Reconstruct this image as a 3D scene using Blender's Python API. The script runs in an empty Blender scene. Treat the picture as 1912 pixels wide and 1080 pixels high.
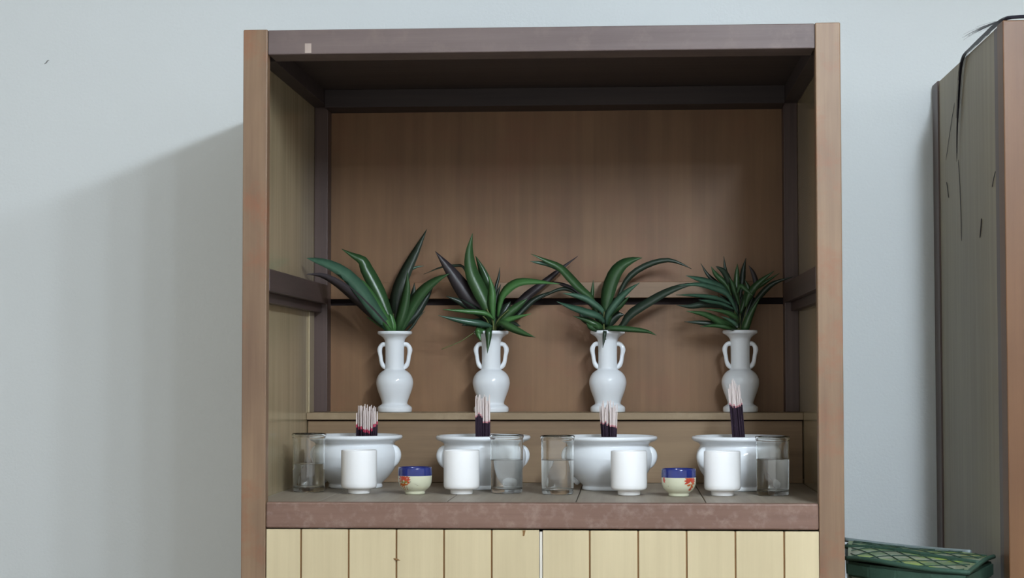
import bpy, bmesh, math, random
from mathutils import Vector, Matrix
random.seed(7)
PI = math.pi
scene = bpy.context.scene
C = scene.collection

# ------------------------------------------------------------------ camera
cam_d = bpy.data.cameras.new('camera')
cam = bpy.data.objects.new('camera', cam_d); C.objects.link(cam)
cam_d.sensor_fit = 'HORIZONTAL'; cam_d.sensor_width = 36.0
cam_d.lens = 3497.2 / 1912.0 * 36.0
YAW, PITCH, ROLL = 0.06155, 0.04377, -0.00124
fw = Vector((-math.sin(YAW)*math.cos(PITCH), math.cos(YAW)*math.cos(PITCH), math.sin(PITCH)))
r0 = Vector((math.cos(YAW), math.sin(YAW), 0)); u0 = r0.cross(fw)
rr = r0*math.cos(ROLL) + u0*math.sin(ROLL); uu = -r0*math.sin(ROLL) + u0*math.cos(ROLL)
M = Matrix((rr, uu, -fw)).transposed().to_4x4()
M.translation = Vector((0.1533, -3.2652, 0.2296))
cam.matrix_world = M
cam_d.clip_start = 0.05
scene.camera = cam

# ------------------------------------------------------------------ light
world = bpy.data.worlds.new('world'); scene.world = world
world.use_nodes = True
bg = world.node_tree.nodes['Background']
bg.inputs['Color'].default_value = (0.98, 1.0, 1.0, 1)
bg.inputs['Strength'].default_value = 0.95

# added fill: invented area light across the ceiling, raising the ambient light
al = bpy.data.lights.new('ceiling_fill', 'AREA'); al.shape = 'RECTANGLE'; al.size = 5.6; al.size_y = 3.6
al.energy = 12.0; al.color = (0.95, 1.0, 0.97)
alo = bpy.data.objects.new('ceiling_fill', al); C.objects.link(alo); alo.location = (-0.3, -1.6, 1.49)

vs = scene.view_settings
vs.view_transform = 'Standard'; vs.look = 'None'; vs.gamma = 1.0; vs.use_curve_mapping = False
vs.exposure = 0.0
LAMP = 365.0                                 # radiance of the added lamp globes built below

# ------------------------------------------------------------------ materials
def new_mat(name):
    m = bpy.data.materials.new(name); m.use_nodes = True
    return m, m.node_tree, m.node_tree.nodes['Principled BSDF']
def set_in(b, k, v):
    if k in b.inputs: b.inputs[k].default_value = v
def rgb(r, g, b): # sRGB 0-255 -> linear
    f = lambda c: ((c/255+0.055)/1.055)**2.4 if c > 10 else c/255/12.92
    return (f(r), f(g), f(b), 1)
def plain(name, col, rough=0.5, spec=0.5, coat=0.0, var=0.0, vscale=20, bump=0.0, bscale=200):
    m, nt, b = new_mat(name)
    b.inputs['Base Color'].default_value = col; b.inputs['Roughness'].default_value = rough
    set_in(b, 'Specular IOR Level', spec); set_in(b, 'Coat Weight', coat); set_in(b, 'Coat Roughness', 0.06)
    tc = nt.nodes.new('ShaderNodeTexCoord')
    if var:
        n = nt.nodes.new('ShaderNodeTexNoise'); n.inputs['Scale'].default_value = vscale; n.inputs['Detail'].default_value = 5
        nt.links.new(tc.outputs['Object'], n.inputs['Vector'])
        mix = nt.nodes.new('ShaderNodeMix'); mix.data_type = 'RGBA'
        mix.inputs['A'].default_value = tuple(c*(1-var) for c in col[:3]) + (1,)
        mix.inputs['B'].default_value = tuple(min(1, c*(1+var)) for c in col[:3]) + (1,)
        nt.links.new(n.outputs['Fac'], mix.inputs['Factor']); nt.links.new(mix.outputs['Result'], b.inputs['Base Color'])
    if bump:
        n = nt.nodes.new('ShaderNodeTexNoise'); n.inputs['Scale'].default_value = bscale; n.inputs['Detail'].default_value = 4
        nt.links.new(tc.outputs['Object'], n.inputs['Vector'])
        bp = nt.nodes.new('ShaderNodeBump'); bp.inputs['Strength'].default_value = bump; bp.inputs['Distance'].default_value = 0.002
        nt.links.new(n.outputs['Fac'], bp.inputs['Height']); nt.links.new(bp.outputs['Normal'], b.inputs['Normal'])
    return m
def wood(name, c1, c2, axis='Z', scale=1.0, rough=0.5, spec=0.4, wear=None, wear_amt=0.5, wear_scale=9, patch=0.35, per_object=0.0, bumpy=0.25):
    """grain along `axis` between two colours, with broad patches and optional worn flecks"""
    m, nt, b = new_mat(name); N = nt.nodes; L = nt.links
    b.inputs['Roughness'].default_value = rough; set_in(b, 'Specular IOR Level', spec)
    tc = N.new('ShaderNodeTexCoord'); src = tc.outputs['Object']
    if per_object:
        oi = N.new('ShaderNodeObjectInfo'); va = N.new('ShaderNodeVectorMath'); va.operation = 'MULTIPLY_ADD'
        va.inputs[1].default_value = (7, 5, 9)
        cb = N.new('ShaderNodeCombineXYZ')
        for i in range(3): L.new(oi.outputs['Random'], cb.inputs[i])
        L.new(cb.outputs[0], va.inputs[0]); L.new(src, va.inputs[2]); src = va.outputs[0]
    mp = N.new('ShaderNodeMapping')
    s = [60*scale]*3; s['XYZ'.index(axis)] = 2.2*scale
    mp.inputs['Scale'].default_value = s; L.new(src, mp.inputs['Vector'])
    n = N.new('ShaderNodeTexNoise'); n.inputs['Scale'].default_value = 1.0; n.inputs['Detail'].default_value = 6; n.inputs['Roughness'].default_value = 0.65
    L.new(mp.outputs['Vector'], n.inputs['Vector'])
    mp2 = N.new('ShaderNodeMapping'); s2 = [9*scale]*3; s2['XYZ'.index(axis)] = 3*scale
    mp2.inputs['Scale'].default_value = s2; L.new(src, mp2.inputs['Vector'])
    n2 = N.new('ShaderNodeTexNoise'); n2.inputs['Scale'].default_value = 1.0; n2.inputs['Detail'].default_value = 3
    L.new(mp2.outputs['Vector'], n2.inputs['Vector'])
    ad = N.new('ShaderNodeMix'); ad.data_type = 'FLOAT'; ad.inputs['Factor'].default_value = patch
    L.new(n.outputs['Fac'], ad.inputs['A']); L.new(n2.outputs['Fac'], ad.inputs['B'])
    rp = N.new('ShaderNodeValToRGB'); rp.color_ramp.elements[0].position = 0.32; rp.color_ramp.elements[1].position = 0.68
    rp.color_ramp.elements[0].color = c1; rp.color_ramp.elements[1].color = c2
    L.new(ad.outputs['Result'], rp.inputs['Fac']); out = rp.outputs['Color']
    if wear:
        n3 = N.new('ShaderNodeTexNoise'); n3.inputs['Scale'].default_value = wear_scale; n3.inputs['Detail'].default_value = 8; n3.inputs['Roughness'].default_value = 0.7
        L.new(src, n3.inputs['Vector'])
        r3 = N.new('ShaderNodeValToRGB'); r3.color_ramp.elements[0].position = 0.5; r3.color_ramp.elements[1].position = 0.72
        r3.color_ramp.elements[0].color = (0, 0, 0, 1); r3.color_ramp.elements[1].color = (wear_amt,)*3 + (1,)
        L.new(n3.outputs['Fac'], r3.inputs['Fac'])
        mx = N.new('ShaderNodeMix'); mx.data_type = 'RGBA'; L.new(r3.outputs['Color'], mx.inputs['Factor'])
        L.new(out, mx.inputs['A']); mx.inputs['B'].default_value = wear; out = mx.outputs['Result']
    if per_object:
        hs = N.new('ShaderNodeHueSaturation')
        mr = N.new('ShaderNodeMapRange'); mr.inputs['To Min'].default_value = 1-per_object; mr.inputs['To Max'].default_value = 1+per_object
        L.new(oi.outputs['Random'], mr.inputs['Value']); L.new(mr.outputs['Result'], hs.inputs['Value']); L.new(out, hs.inputs['Color']); out = hs.outputs['Color']
    L.new(out, b.inputs['Base Color'])
    bp = N.new('ShaderNodeBump'); bp.inputs['Strength'].default_value = bumpy; bp.inputs['Distance'].default_value = 0.001
    L.new(n.outputs['Fac'], bp.inputs['Height']); L.new(bp.outputs['Normal'], b.inputs['Normal'])
    return m

MT = {}
MT['post'] = wood('frame_wood', rgb(104, 80, 62), rgb(140, 114, 88), 'Z', rough=0.5, patch=0.55, wear=rgb(134, 82, 56), wear_amt=0.7)
MT['rail'] = wood('rail_wood', rgb(84, 70, 68), rgb(106, 92, 88), 'X', rough=0.55, patch=0.5, wear=rgb(124, 108, 98), wear_amt=0.35, wear_scale=20)
MT['rail_worn'] = wood('worn_rail_wood', rgb(96, 70, 59), rgb(126, 98, 84), 'X', rough=0.55, patch=0.5, wear=rgb(158, 138, 128), wear_amt=0.45, wear_scale=38)
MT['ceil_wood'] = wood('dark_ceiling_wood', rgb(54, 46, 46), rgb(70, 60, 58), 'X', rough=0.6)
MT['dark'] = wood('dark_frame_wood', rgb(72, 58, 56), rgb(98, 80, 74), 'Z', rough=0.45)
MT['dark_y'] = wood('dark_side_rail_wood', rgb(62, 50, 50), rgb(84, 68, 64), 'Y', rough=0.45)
MT['panel'] = wood('side_panel_wood', rgb(158, 142, 112), rgb(184, 168, 136), 'Z', rough=0.14, spec=0.6, scale=0.8, bumpy=0.04)
MT['back'] = wood('back_panel_wood', rgb(112, 82, 56), rgb(140, 106, 74), 'Z', rough=0.5, patch=0.6, scale=0.9, wear=rgb(134, 86, 62), wear_amt=0.4, wear_scale=6)
MT['pale_strip'] = wood('pale_strip_wood', rgb(126, 102, 80), rgb(146, 120, 96), 'X', rough=0.55)
MT['shelf'] = wood('grey_shelf_wood', rgb(128, 116, 102), rgb(156, 146, 130), 'Y', rough=0.5, spec=0.4, patch=0.4)
MT['step'] = wood('step_wood', rgb(136, 116, 90), rgb(164, 142, 112), 'X', rough=0.5, patch=0.5, wear=rgb(200, 180, 150), wear_amt=0.4)
MT['riser'] = wood('riser_wood', rgb(122, 98, 74), rgb(156, 130, 100), 'X', rough=0.5, patch=0.55)
MT['pine'] = wood('pine_plank_wood', rgb(184, 168, 134), rgb(206, 190, 154), 'Z', rough=0.5, scale=0.8, patch=0.55, per_object=0.03)
MT['groove'] = plain('groove_wood', rgb(128, 96, 62), 0.8, 0.2, var=0.2)
MT['gap'] = plain('dark_gap', rgb(52, 44, 44), 0.9, 0.1)
MT['whitepatch'] = plain('pale_patch', rgb(164, 148, 138), 0.6, 0.3, var=0.1, vscale=90)
MT['whitestrip'] = plain('white_strip', rgb(214, 208, 196), 0.4)
MT['r_panel'] = wood('olive_panel_wood', rgb(126, 114, 90), rgb(150, 138, 112), 'Z', rough=0.45, scale=0.7)
MT['r_front'] = wood('orange_frame_wood', rgb(88, 58, 36), rgb(116, 82, 52), 'Z', rough=0.45, patch=0.6, scale=0.7)
MT['porcelain'] = plain('white_porcelain', (0.82, 0.85, 0.88, 1), 0.06, 0.5, var=0.015, vscale=8)
MT['cupwhite'] = plain('white_cup_glaze', (0.90, 0.90, 0.90, 1), 0.22, 0.5)
MT['ash'] = plain('grey_ash', rgb(176, 172, 180), 0.95, 0.1, var=0.15, vscale=150, bump=0.6, bscale=300)
MT['cream'] = plain('cream_glaze', rgb(204, 204, 178), 0.15, 0.5, var=0.04, vscale=60)
MT['blue'] = plain('cobalt_glaze', rgb(30, 42, 108), 0.1, 0.6, var=0.25, vscale=50)
MT['red'] = plain('red_overglaze', rgb(186, 72, 52), 0.2, 0.5, var=0.2, vscale=200)
MT['orange'] = plain('orange_overglaze', rgb(176, 92, 38), 0.2, 0.5, var=0.2, vscale=200)
MT['olive'] = plain('olive_overglaze', rgb(122, 120, 58), 0.2, 0.5)
MT['line'] = plain('grey_brown_line', rgb(112, 98, 80), 0.3, 0.5)
MT['stick_tip'] = plain('pale_stick_wood', rgb(224, 211, 207), 0.8, 0.2, var=0.08, vscale=200)
MT['stick_red'] = plain('pink_dyed_wood', rgb(206, 140, 146), 0.8, 0.2, var=0.15, vscale=200)
MT['stick_crimson'] = plain('crimson_dyed_wood', rgb(196, 70, 98), 0.8, 0.2, var=0.2, vscale=200)
MT['stick_dark'] = plain('charcoal_incense', rgb(52, 40, 52), 0.9, 0.15, var=0.2, vscale=200)
MT['wall'] = plain('plaster', rgb(210, 214, 214), 0.9, 0.15, var=0.03, vscale=3, bump=0.35, bscale=160)
MT['ceil'] = plain('white_ceiling_paint', rgb(232, 232, 230), 0.9, 0.1)
m_, nt_, b_ = new_mat('added_lamp_glow'); b_.inputs['Base Color'].default_value = (0.9, 0.9, 0.9, 1)
set_in(b_, 'Emission Color', (0.78, 0.89, 1.0, 1)); set_in(b_, 'Emission Strength', LAMP); MT['globe_glow'] = m_  # glow of the invented lamp globes
MT['floor'] = plain('grey_floor_tile', rgb(104, 96, 88), 0.45, 0.4, var=0.06, vscale=4)
def leafmat(name, c1, c2, rough):
    m, nt, b = new_mat(name); N = nt.nodes; L = nt.links
    b.inputs['Roughness'].default_value = rough
    oi = N.new('ShaderNodeObjectInfo'); tc = N.new('ShaderNodeTexCoord')
    n = N.new('ShaderNodeTexNoise'); n.inputs['Scale'].default_value = 45
    L.new(tc.outputs['Object'], n.inputs['Vector'])
    ad = N.new('ShaderNodeMath'); ad.operation = 'MULTIPLY_ADD'; ad.inputs[1].default_value = 0.5
    L.new(n.outputs['Fac'], ad.inputs[0]); 
    mu = N.new('ShaderNodeMath'); mu.operation = 'MULTIPLY'; mu.inputs[1].default_value = 0.5
    L.new(oi.outputs['Random'], mu.inputs[0]); L.new(mu.outputs[0], ad.inputs[2])
    mx = N.new('ShaderNodeMix'); mx.data_type = 'RGBA'; mx.inputs['A'].default_value = c1; mx.inputs['B'].default_value = c2
    L.new(ad.outputs[0], mx.inputs['Factor']); L.new(mx.outputs['Result'], b.inputs['Base Color'])
    return m
MT['leaf'] = leafmat('green_leaf', rgb(36, 62, 38), rgb(62, 96, 54), 0.32)
MT['leaf_bright'] = leafmat('bright_green_leaf', rgb(58, 100, 52), rgb(84, 130, 72), 0.38)
MT['leaf_dark'] = leafmat('dark_leaf', rgb(34, 46, 38), rgb(48, 62, 48), 0.4)
MT['leaf_purple'] = leafmat('purple_brown_leaf', rgb(44, 40, 44), rgb(62, 54, 56), 0.45)
MT['leaf_teal'] = leafmat('blue_green_leaf', rgb(44, 72, 56), rgb(76, 108, 88), 0.25)
MT['stem'] = plain('leaf_stem', rgb(96, 104, 62), 0.5, 0.3, var=0.2, vscale=80)
MT['hair'] = plain('black_fibre', rgb(38, 36, 48), 0.35, 0.5)
MT['bag_dark'] = plain('dark_green_cloth', rgb(44, 70, 58), 0.6, 0.3, var=0.25, vscale=60, bump=0.3, bscale=400)
MT['bag_grey'] = plain('grey_blue_film', rgb(126, 138, 140), 0.35, 0.4, var=0.1, vscale=30)
MT['box'] = plain('pale_grey_plastic', rgb(186, 192, 178), 0.5, 0.4, var=0.05, vscale=12)
MT['chip'] = plain('grey_chip', rgb(128, 130, 128), 0.8, 0.2)
MT['iron'] = plain('dark_iron', rgb(60, 58, 60), 0.5, 0.5)
def glassmat(name, col, ior, rough=0.0):
    m, nt, b = new_mat(name)
    b.inputs['Base Color'].default_value = col; b.inputs['Roughness'].default_value = rough
    set_in(b, 'Transmission Weight', 1.0); b.inputs['IOR'].default_value = ior
    return m
MT['glass'] = glassmat('clear_glass', (0.99, 1.0, 0.99, 1), 1.45)
MT['water'] = glassmat('water', (1.0, 1.0, 1.0, 1), 1.333)
# mottled sheet below the bag's mesh
def bagtop():
    m, nt, b = new_mat('green_yellow_printed_sheet'); N = nt.nodes; L = nt.links
    tc = N.new('ShaderNodeTexCoord'); v = N.new('ShaderNodeTexVoronoi'); v.inputs['Scale'].default_value = 26
    L.new(tc.outputs['Object'], v.inputs['Vector'])
    rp = N.new('ShaderNodeValToRGB'); e = rp.color_ramp.elements
    e[0].position = 0.0; e[0].color = rgb(100, 112, 84); e[1].position = 1.0; e[1].color = rgb(140, 146, 128)
    for p_, c_ in ((0.35, rgb(84, 112, 66)), (0.55, rgb(150, 168, 70)), (0.75, rgb(112, 116, 92))):
        x = e.new(p_); x.color = c_
    sp = N.new('ShaderNodeSeparateColor'); L.new(v.outputs['Color'], sp.inputs[0]); L.new(sp.outputs[0], rp.inputs['Fac'])
    L.new(rp.outputs['Color'], b.inputs['Base Color']); b.inputs['Roughness'].default_value = 0.45
    return m
MT['bag_top'] = bagtop()

# ------------------------------------------------------------------ helpers
def empty(name, loc, label, cat, group=None):
    o = bpy.data.objects.new(name, None); C.objects.link(o); o.location = loc
    o.empty_display_size = 0.05
    o['label'] = label; o['category'] = cat
    if group: o['group'] = group
    return o
def tag(o, label, cat, group=None):
    o['label'] = label; o['category'] = cat
    if group: o['group'] = group
    return o
def fin(name, bm, mat, parent=None, smooth=False, world=True, label=None):
    bmesh.ops.recalc_face_normals(bm, faces=bm.faces)
    me = bpy.data.meshes.new(name); bm.to_mesh(me); bm.free()
    for mm in (mat if isinstance(mat, (list, tuple)) else [mat]): me.materials.append(MT[mm] if isinstance(mm, str) else mm)
    if smooth:
        for p in me.polygons: p.use_smooth = True
    o = bpy.data.objects.new(name, me); C.objects.link(o)
    if parent is not None:
        o.parent = parent
        if world:                                   # mesh given in world coordinates
            off = Vector((0, 0, 0)); q = parent
            while q is not None: off += q.location; q = q.parent
            o.location = -off
    if label: o['label'] = label
    return o
def bx(bm, x0, x1, y0, y1, z0, z1, bev=0.0):
    r = bmesh.ops.create_cube(bm, size=1.0); vs_ = r['verts']
    for v in vs_:
        v.co = Vector(((x0+x1)/2 + v.co.x*(x1-x0), (y0+y1)/2 + v.co.y*(y1-y0), (z0+z1)/2 + v.co.z*(z1-z0)))
    if bev:
        es = list({e for v in vs_ for e in v.link_edges})
        bmesh.ops.bevel(bm, geom=es, offset=bev, segments=2, affect='EDGES', profile=0.5)
def box(name, x0, x1, y0, y1, z0, z1, mat, parent=None, bev=0.0015, label=None):
    bm = bmesh.new(); bx(bm, x0, x1, y0, y1, z0, z1, bev)
    return fin(name, bm, mat, parent, label=label)
def lathe_bm(bm, prof, seg=48, cx=0, cy=0, cz=0, closed_bottom=True, mats=None):
    rings = []
    for (r, z) in prof:
        if r < 1e-6: rings.append([bm.verts.new((cx, cy, cz+z))])
        else: rings.append([bm.verts.new((cx+r*math.cos(2*PI*i/seg), cy+r*math.sin(2*PI*i/seg), cz+z)) for i in range(seg)])
    for k, (a, b) in enumerate(zip(rings[:-1], rings[1:])):
        for i in range(seg):
            j = (i+1) % seg
            if len(a) == 1 and len(b) == 1: continue
            if len(a) == 1: f = bm.faces.new((a[0], b[i], b[j]))
            elif len(b) == 1: f = bm.faces.new((a[i], b[0], a[j]))
            else: f = bm.faces.new((a[i], b[i], b[j], a[j]))
            if mats: f.material_index = mats[k]
def catmull(P, n):
    P = [Vector(p) for p in P]; out = []
    Q = [2*P[0]-P[1]] + P + [2*P[-1]-P[-2]]
    m = len(P)-1
    for i in range(n+1):
        t = i/n*m; k = min(int(t), m-1); u = t-k
        a, b, c, d = Q[k], Q[k+1], Q[k+2], Q[k+3]
        out.append(0.5*((2*b) + (-a+c)*u + (2*a-5*b+4*c-d)*u*u + (-a+3*b-3*c+d)*u**3))
    return out
def smooth_prof(pts, n): 
    return [(max(0, v.x), v.y) for v in [Vector((p.x, p.y)) for p in catmull([(a, b, 0) for a, b in pts], n)]]
def tube(bm, pts, rad, seg=8, flat=None, mat_i=None):
    """pts list of Vector; rad scalar or list"""
    n = len(pts); rads = rad if isinstance(rad, (list, tuple)) else [rad]*n
    up = Vector((0, 0, 1)); rings = []; prev = None
    for i, p in enumerate(pts):
        t = (pts[min(i+1, n-1)] - pts[max(i-1, 0)]).normalized()
        if prev is None:
            a = t.cross(up if abs(t.z) < 0.9 else Vector((1, 0, 0))).normalized()
        else:
            a = (prev - t*prev.dot(t)).normalized()
        prev = a; b = t.cross(a)
        rings.append([bm.verts.new(p + (a*math.cos(2*PI*k/seg) + b*math.sin(2*PI*k/seg))*rads[i]) for k in range(seg)])
    fs = []
    for A, B in zip(rings[:-1], rings[1:]):
        for k in range(seg):
            fs.append(bm.faces.new((A[k], A[(k+1) % seg], B[(k+1) % seg], B[k])))
    fs.append(bm.faces.new(rings[0])); fs.append(bm.faces.new(rings[-1]))
    if mat_i is not None:
        for f in fs: f.material_index = mat_i
    return rings

# ------------------------------------------------------------------ setting
FZ = -1.06
WY = 0.757
o = box('wall_back', -3.2, 3.2, WY, WY+0.12, FZ, 1.9, 'wall', bev=0); o['kind'] = 'structure'
o['label'] = 'pale blue-grey plastered wall behind the cabinets'
o = box('floor', -3.2, 3.2, -4.5, WY+0.12, FZ-0.08, FZ, 'floor', bev=0); o['kind'] = 'structure'
o['label'] = 'grey floor of the room'
for nm, px, pz, lab in (('nail', 0.5876, 0.7013, 'tiny dark nail in the wall between the two cabinets'), ):
    bm = bmesh.new(); lathe_bm(bm, [(0, 0), (0.0016, 0), (0.0016, 0.003), (0, 0.0035)], 10)
    bmesh.ops.rotate(bm, verts=bm.verts, cent=(0, 0, 0), matrix=Matrix.Rotation(PI/2, 3, 'X'))
    bmesh.ops.translate(bm, verts=bm.verts, vec=(px, WY, pz))
    tag(fin(nm, bm, 'iron'), lab, 'nail')
bm = bmesh.new()
tube(bm, [Vector((-1.124, WY-0.001, 0.906)), Vector((-1.120, WY-0.0015, 0.908)), Vector((-1.117, WY-0.001, 0.913)), Vector((-1.113, WY-0.001, 0.914))], [0.0004, 0.0012, 0.0010, 0.0003], 6)
tag(fin('wall_chip', bm, 'chip'), 'small dark chip in the plaster at upper left', 'mark')

o = box('ceiling', -3.2, 3.2, -4.5, WY+0.12, 1.50, 1.58, 'ceil', bev=0); o['kind'] = 'structure'
o['label'] = 'white ceiling of the room'
# unseen globe lamps, invented to throw the cabinet's shadows, in front and right of it
LX, LZ = 0.90, 1.40
lamp = empty('added_globe_lamps', (LX, -2.4, 1.50), 'added rail of unseen white globe lamps on the ceiling', 'lamp')
box('added_lamp_rail', LX-0.03, LX+0.03, -3.65, -1.35, 1.475, 1.50, 'whitestrip', lamp, 0.004)
for yy in (-1.5, -1.9, -2.35, -2.85, -3.5):
    bm = bmesh.new(); bmesh.ops.create_uvsphere(bm, u_segments=24, v_segments=14, radius=0.055)
    bmesh.ops.translate(bm, verts=bm.verts, vec=(LX, yy, LZ)); fin('added_lamp_globe', bm, 'globe_glow', lamp, True)
    box('added_lamp_holder', LX-0.018, LX+0.018, yy-0.018, yy+0.018, LZ+0.05, 1.476, 'whitestrip', lamp, 0.002)

# ------------------------------------------------------------------ altar cabinet
HW, IW, PX = 0.525, 0.4815, 0.5105          # half widths: outer, opening, inner face of the side panels
ZT, ZR = 0.8357, 0.7907                      # top, underside of the top rail
DB = 0.719                                   # back panel
DS = 0.584                                   # step front
ZS = 0.1435                                  # step top
cab = empty('altar_cabinet', (0, 0.36, FZ), 'brown wooden altar cabinet with an open niche above pale plank doors', 'cabinet')
T = 0.026
for s in (-1, 1):
    box('front_post', *sorted((s*IW, s*HW)), 0, T, FZ, ZT, 'post', cab, 0.002)
box('top_rail', -IW+0.0004, IW-0.0004, 0.0015, 0.076, ZR, ZT-0.001, 'rail', cab, 0.002)
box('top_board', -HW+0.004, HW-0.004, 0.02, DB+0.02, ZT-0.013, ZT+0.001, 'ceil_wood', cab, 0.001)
box('lower_rail', -IW+0.0004, IW-0.0004, 0.0015, 0.024, -0.045, 0.0, 'rail_worn', cab, 0.003, label='worn lower rail with scuffed edge')
for s in (-1, 1):
    box('side_panel', *sorted((s*PX, s*(PX+0.008))), T, DB+0.02, FZ, ZT-0.013, 'panel', cab, 0)
    # back corner posts, side rails
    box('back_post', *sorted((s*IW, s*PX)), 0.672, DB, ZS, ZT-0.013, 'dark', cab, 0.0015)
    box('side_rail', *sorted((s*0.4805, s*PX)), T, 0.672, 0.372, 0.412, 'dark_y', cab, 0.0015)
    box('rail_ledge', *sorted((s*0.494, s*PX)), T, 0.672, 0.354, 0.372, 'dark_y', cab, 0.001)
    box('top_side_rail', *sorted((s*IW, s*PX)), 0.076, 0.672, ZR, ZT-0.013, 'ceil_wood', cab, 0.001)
box('panel_batten', -PX, -PX+0.004, 0.600, 0.655, ZS, 0.354, 'panel', cab, 0.001)
# back: upper board, middle rail, dark gap, lower board
box('back_board', -IW, IW, DB, DB+0.008, 0.384, ZT-0.013, 'back', cab, 0, label='upper back board')
box('back_board', -IW, IW, DB, DB+0.008, 0.0, 0.370, 'back', cab, 0, label='lower back board')
box('backing', -PX, PX, DB+0.022, DB+0.030, 0.0, ZT-0.013, 'gap', cab, 0)
box('back_rail', -IW, IW, DB-0.004, DB+0.004, 0.384, 0.419, 'back', cab, 0.001)
box('pale_strip', -0.125, 0.345, DB-0.006, DB-0.004, 0.385, 0.418, 'pale_strip', cab, 0.0005, label='paler strip of wood on the back rail')
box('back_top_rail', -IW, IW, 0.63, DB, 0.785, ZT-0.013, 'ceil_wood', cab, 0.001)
box('ceiling_batten', -0.40, 0.20, 0.077, 0.11, ZT-0.030, ZT-0.013, 'rail', cab, 0.001)
# shelf planks running front to back
seams = [-PX, -0.3930, -0.1655, 0.0615, 0.2890, PX]
for a, b in zip(seams[:-1], seams[1:]):
    box('shelf_plank', a+0.0008, b-0.0008, 0.022, DB, -0.018, -0.0005, 'shelf', cab, 0.0012)
box('shelf_bearer', -PX, PX, 0.03, 0.70, -0.035, -0.018, 'gap', cab, 0)
# step: tread and riser
box('step_tread', -PX, PX, DS, DB, ZS-0.0145, ZS, 'step', cab, 0.0015)
box('step_riser', -PX+0.0015, PX-0.0015, DS+0.010, DS+0.024, 0.0, ZS-0.0165, 'riser', cab, 0.001)
box('shaded_gap_strip', -PX, PX, DS+0.012, DS+0.022, ZS-0.0165, ZS-0.0145, 'gap', cab, 0)  # dark strip standing in for the shaded gap under the tread's overhang
# doors: separate planks with grooves between
def door(x0, x1, cuts, ztop):
    d = bpy.data.objects.new('door', None); C.objects.link(d); d.parent = cab; d.location = Vector(((x0+x1)/2, 0.01, FZ+0.06)) - cab.location
    xs = [x0] + cuts + [x1]
    for i, (a, b) in enumerate(zip(xs[:-1], xs[1:])):
        la = a + (0.0015 if i else 0); rb = b - (0.0015 if i < len(xs)-2 else 0)
        box('door_plank', la, rb, 0.003, 0.018, FZ+0.06, ztop, 'pine', d, 0.0006)
    box('door_backing', x0+0.001, x1-0.001, 0.006, 0.022, FZ+0.061, ztop-0.001, 'groove', d, 0)
    return d
dl = door(-IW+0.0012, -0.0015, [-0.419, -0.3349, -0.251, -0.1675, -0.0841], -0.0472)
dr = door(0.0050, IW-0.0005, [0.0864, 0.1703, 0.254, 0.3379, 0.4215], -0.0478)
box('meeting_strip', -0.0008, 0.0040, 0.0045, 0.016, FZ+0.06, -0.0500, 'whitestrip', dl, 0.0006, label='white strip between the doors')
bm = bmesh.new()
for q in ([(-0.0305, -0.0475), (-0.0250, -0.0475), (-0.0262, -0.0535), (-0.0272, -0.0575), (-0.0300, -0.0575), (-0.0298, -0.0530)],):
    f_ = [bm.verts.new((x, 0.0030, z)) for x, z in q]; b_ = [bm.verts.new((x, 0.0024, z)) for x, z in q]
    bm.faces.new(f_); bm.faces.new(b_[::-1])
    for i in range(len(q)): bm.faces.new((f_[i], f_[(i+1) % len(q)], b_[(i+1) % len(q)], b_[i]))
fin('stain_patch', bm, 'groove', dl, label='brown chip at the top of the left door')
bm = bmesh.new()
tube(bm, [Vector((-0.2560, 0.0028, -0.0975)), Vector((-0.2515, 0.0024, -0.0990)), Vector((-0.2440, 0.0028, -0.1005))], [0.0006, 0.0022, 0.0003], 6)
fin('splinter', bm, 'groove', dl)
box('tape_patch', -0.4150, -0.4035, 0.0008, 0.0016, 0.7930, 0.8100, 'whitepatch', cab, 0.0002, label='small pale patch on the top rail')
box('base_plinth', -IW+0.001, IW-0.001, 0.004, 0.024, FZ, FZ+0.057, 'post', cab, 0.001)

# ------------------------------------------------------------------ second cabinet at the right
RX = 0.8035
rc = empty('side_cabinet', (RX+0.5, 0.37, FZ), 'tall wooden cabinet with olive-brown side at the right edge', 'cabinet')
box('front_post', RX, RX+0.046, 0, 0.05, FZ, ZT, 'r_front', rc, 0.002)
box('back_post', RX, RX+0.03, 0.685, 0.752, FZ, ZT+0.001, 'dark', rc, 0.002)
box('side_panel', RX+0.0035, RX+0.012, 0.05, 0.685, FZ, ZT-0.001, 'r_panel', rc, 0)
box('edge_strip', RX+0.0015, RX+0.0035, 0.05, 0.085, FZ, ZT-0.002, 'dark', rc, 0.0005)
box('top_board', RX+0.012, RX+1.03, 0.05, 0.752, ZT-0.016, ZT-0.002, 'r_panel', rc, 0)
box('top_rail', RX+0.046, RX+1.0, 0.002, 0.05, ZR, ZT-0.002, 'r_front', rc, 0.002)
box('door_panel', RX+0.046, RX+1.0, 0.010, 0.028, FZ+0.06, ZR, 'r_front', rc, 0)
box('side_panel', RX+1.03, RX+1.038, 0.05, 0.752, FZ, ZT-0.002, 'r_panel', rc, 0)
box('front_post', RX+1.0, RX+1.046, 0, 0.05, FZ, ZT, 'r_front', rc, 0.002)

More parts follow.
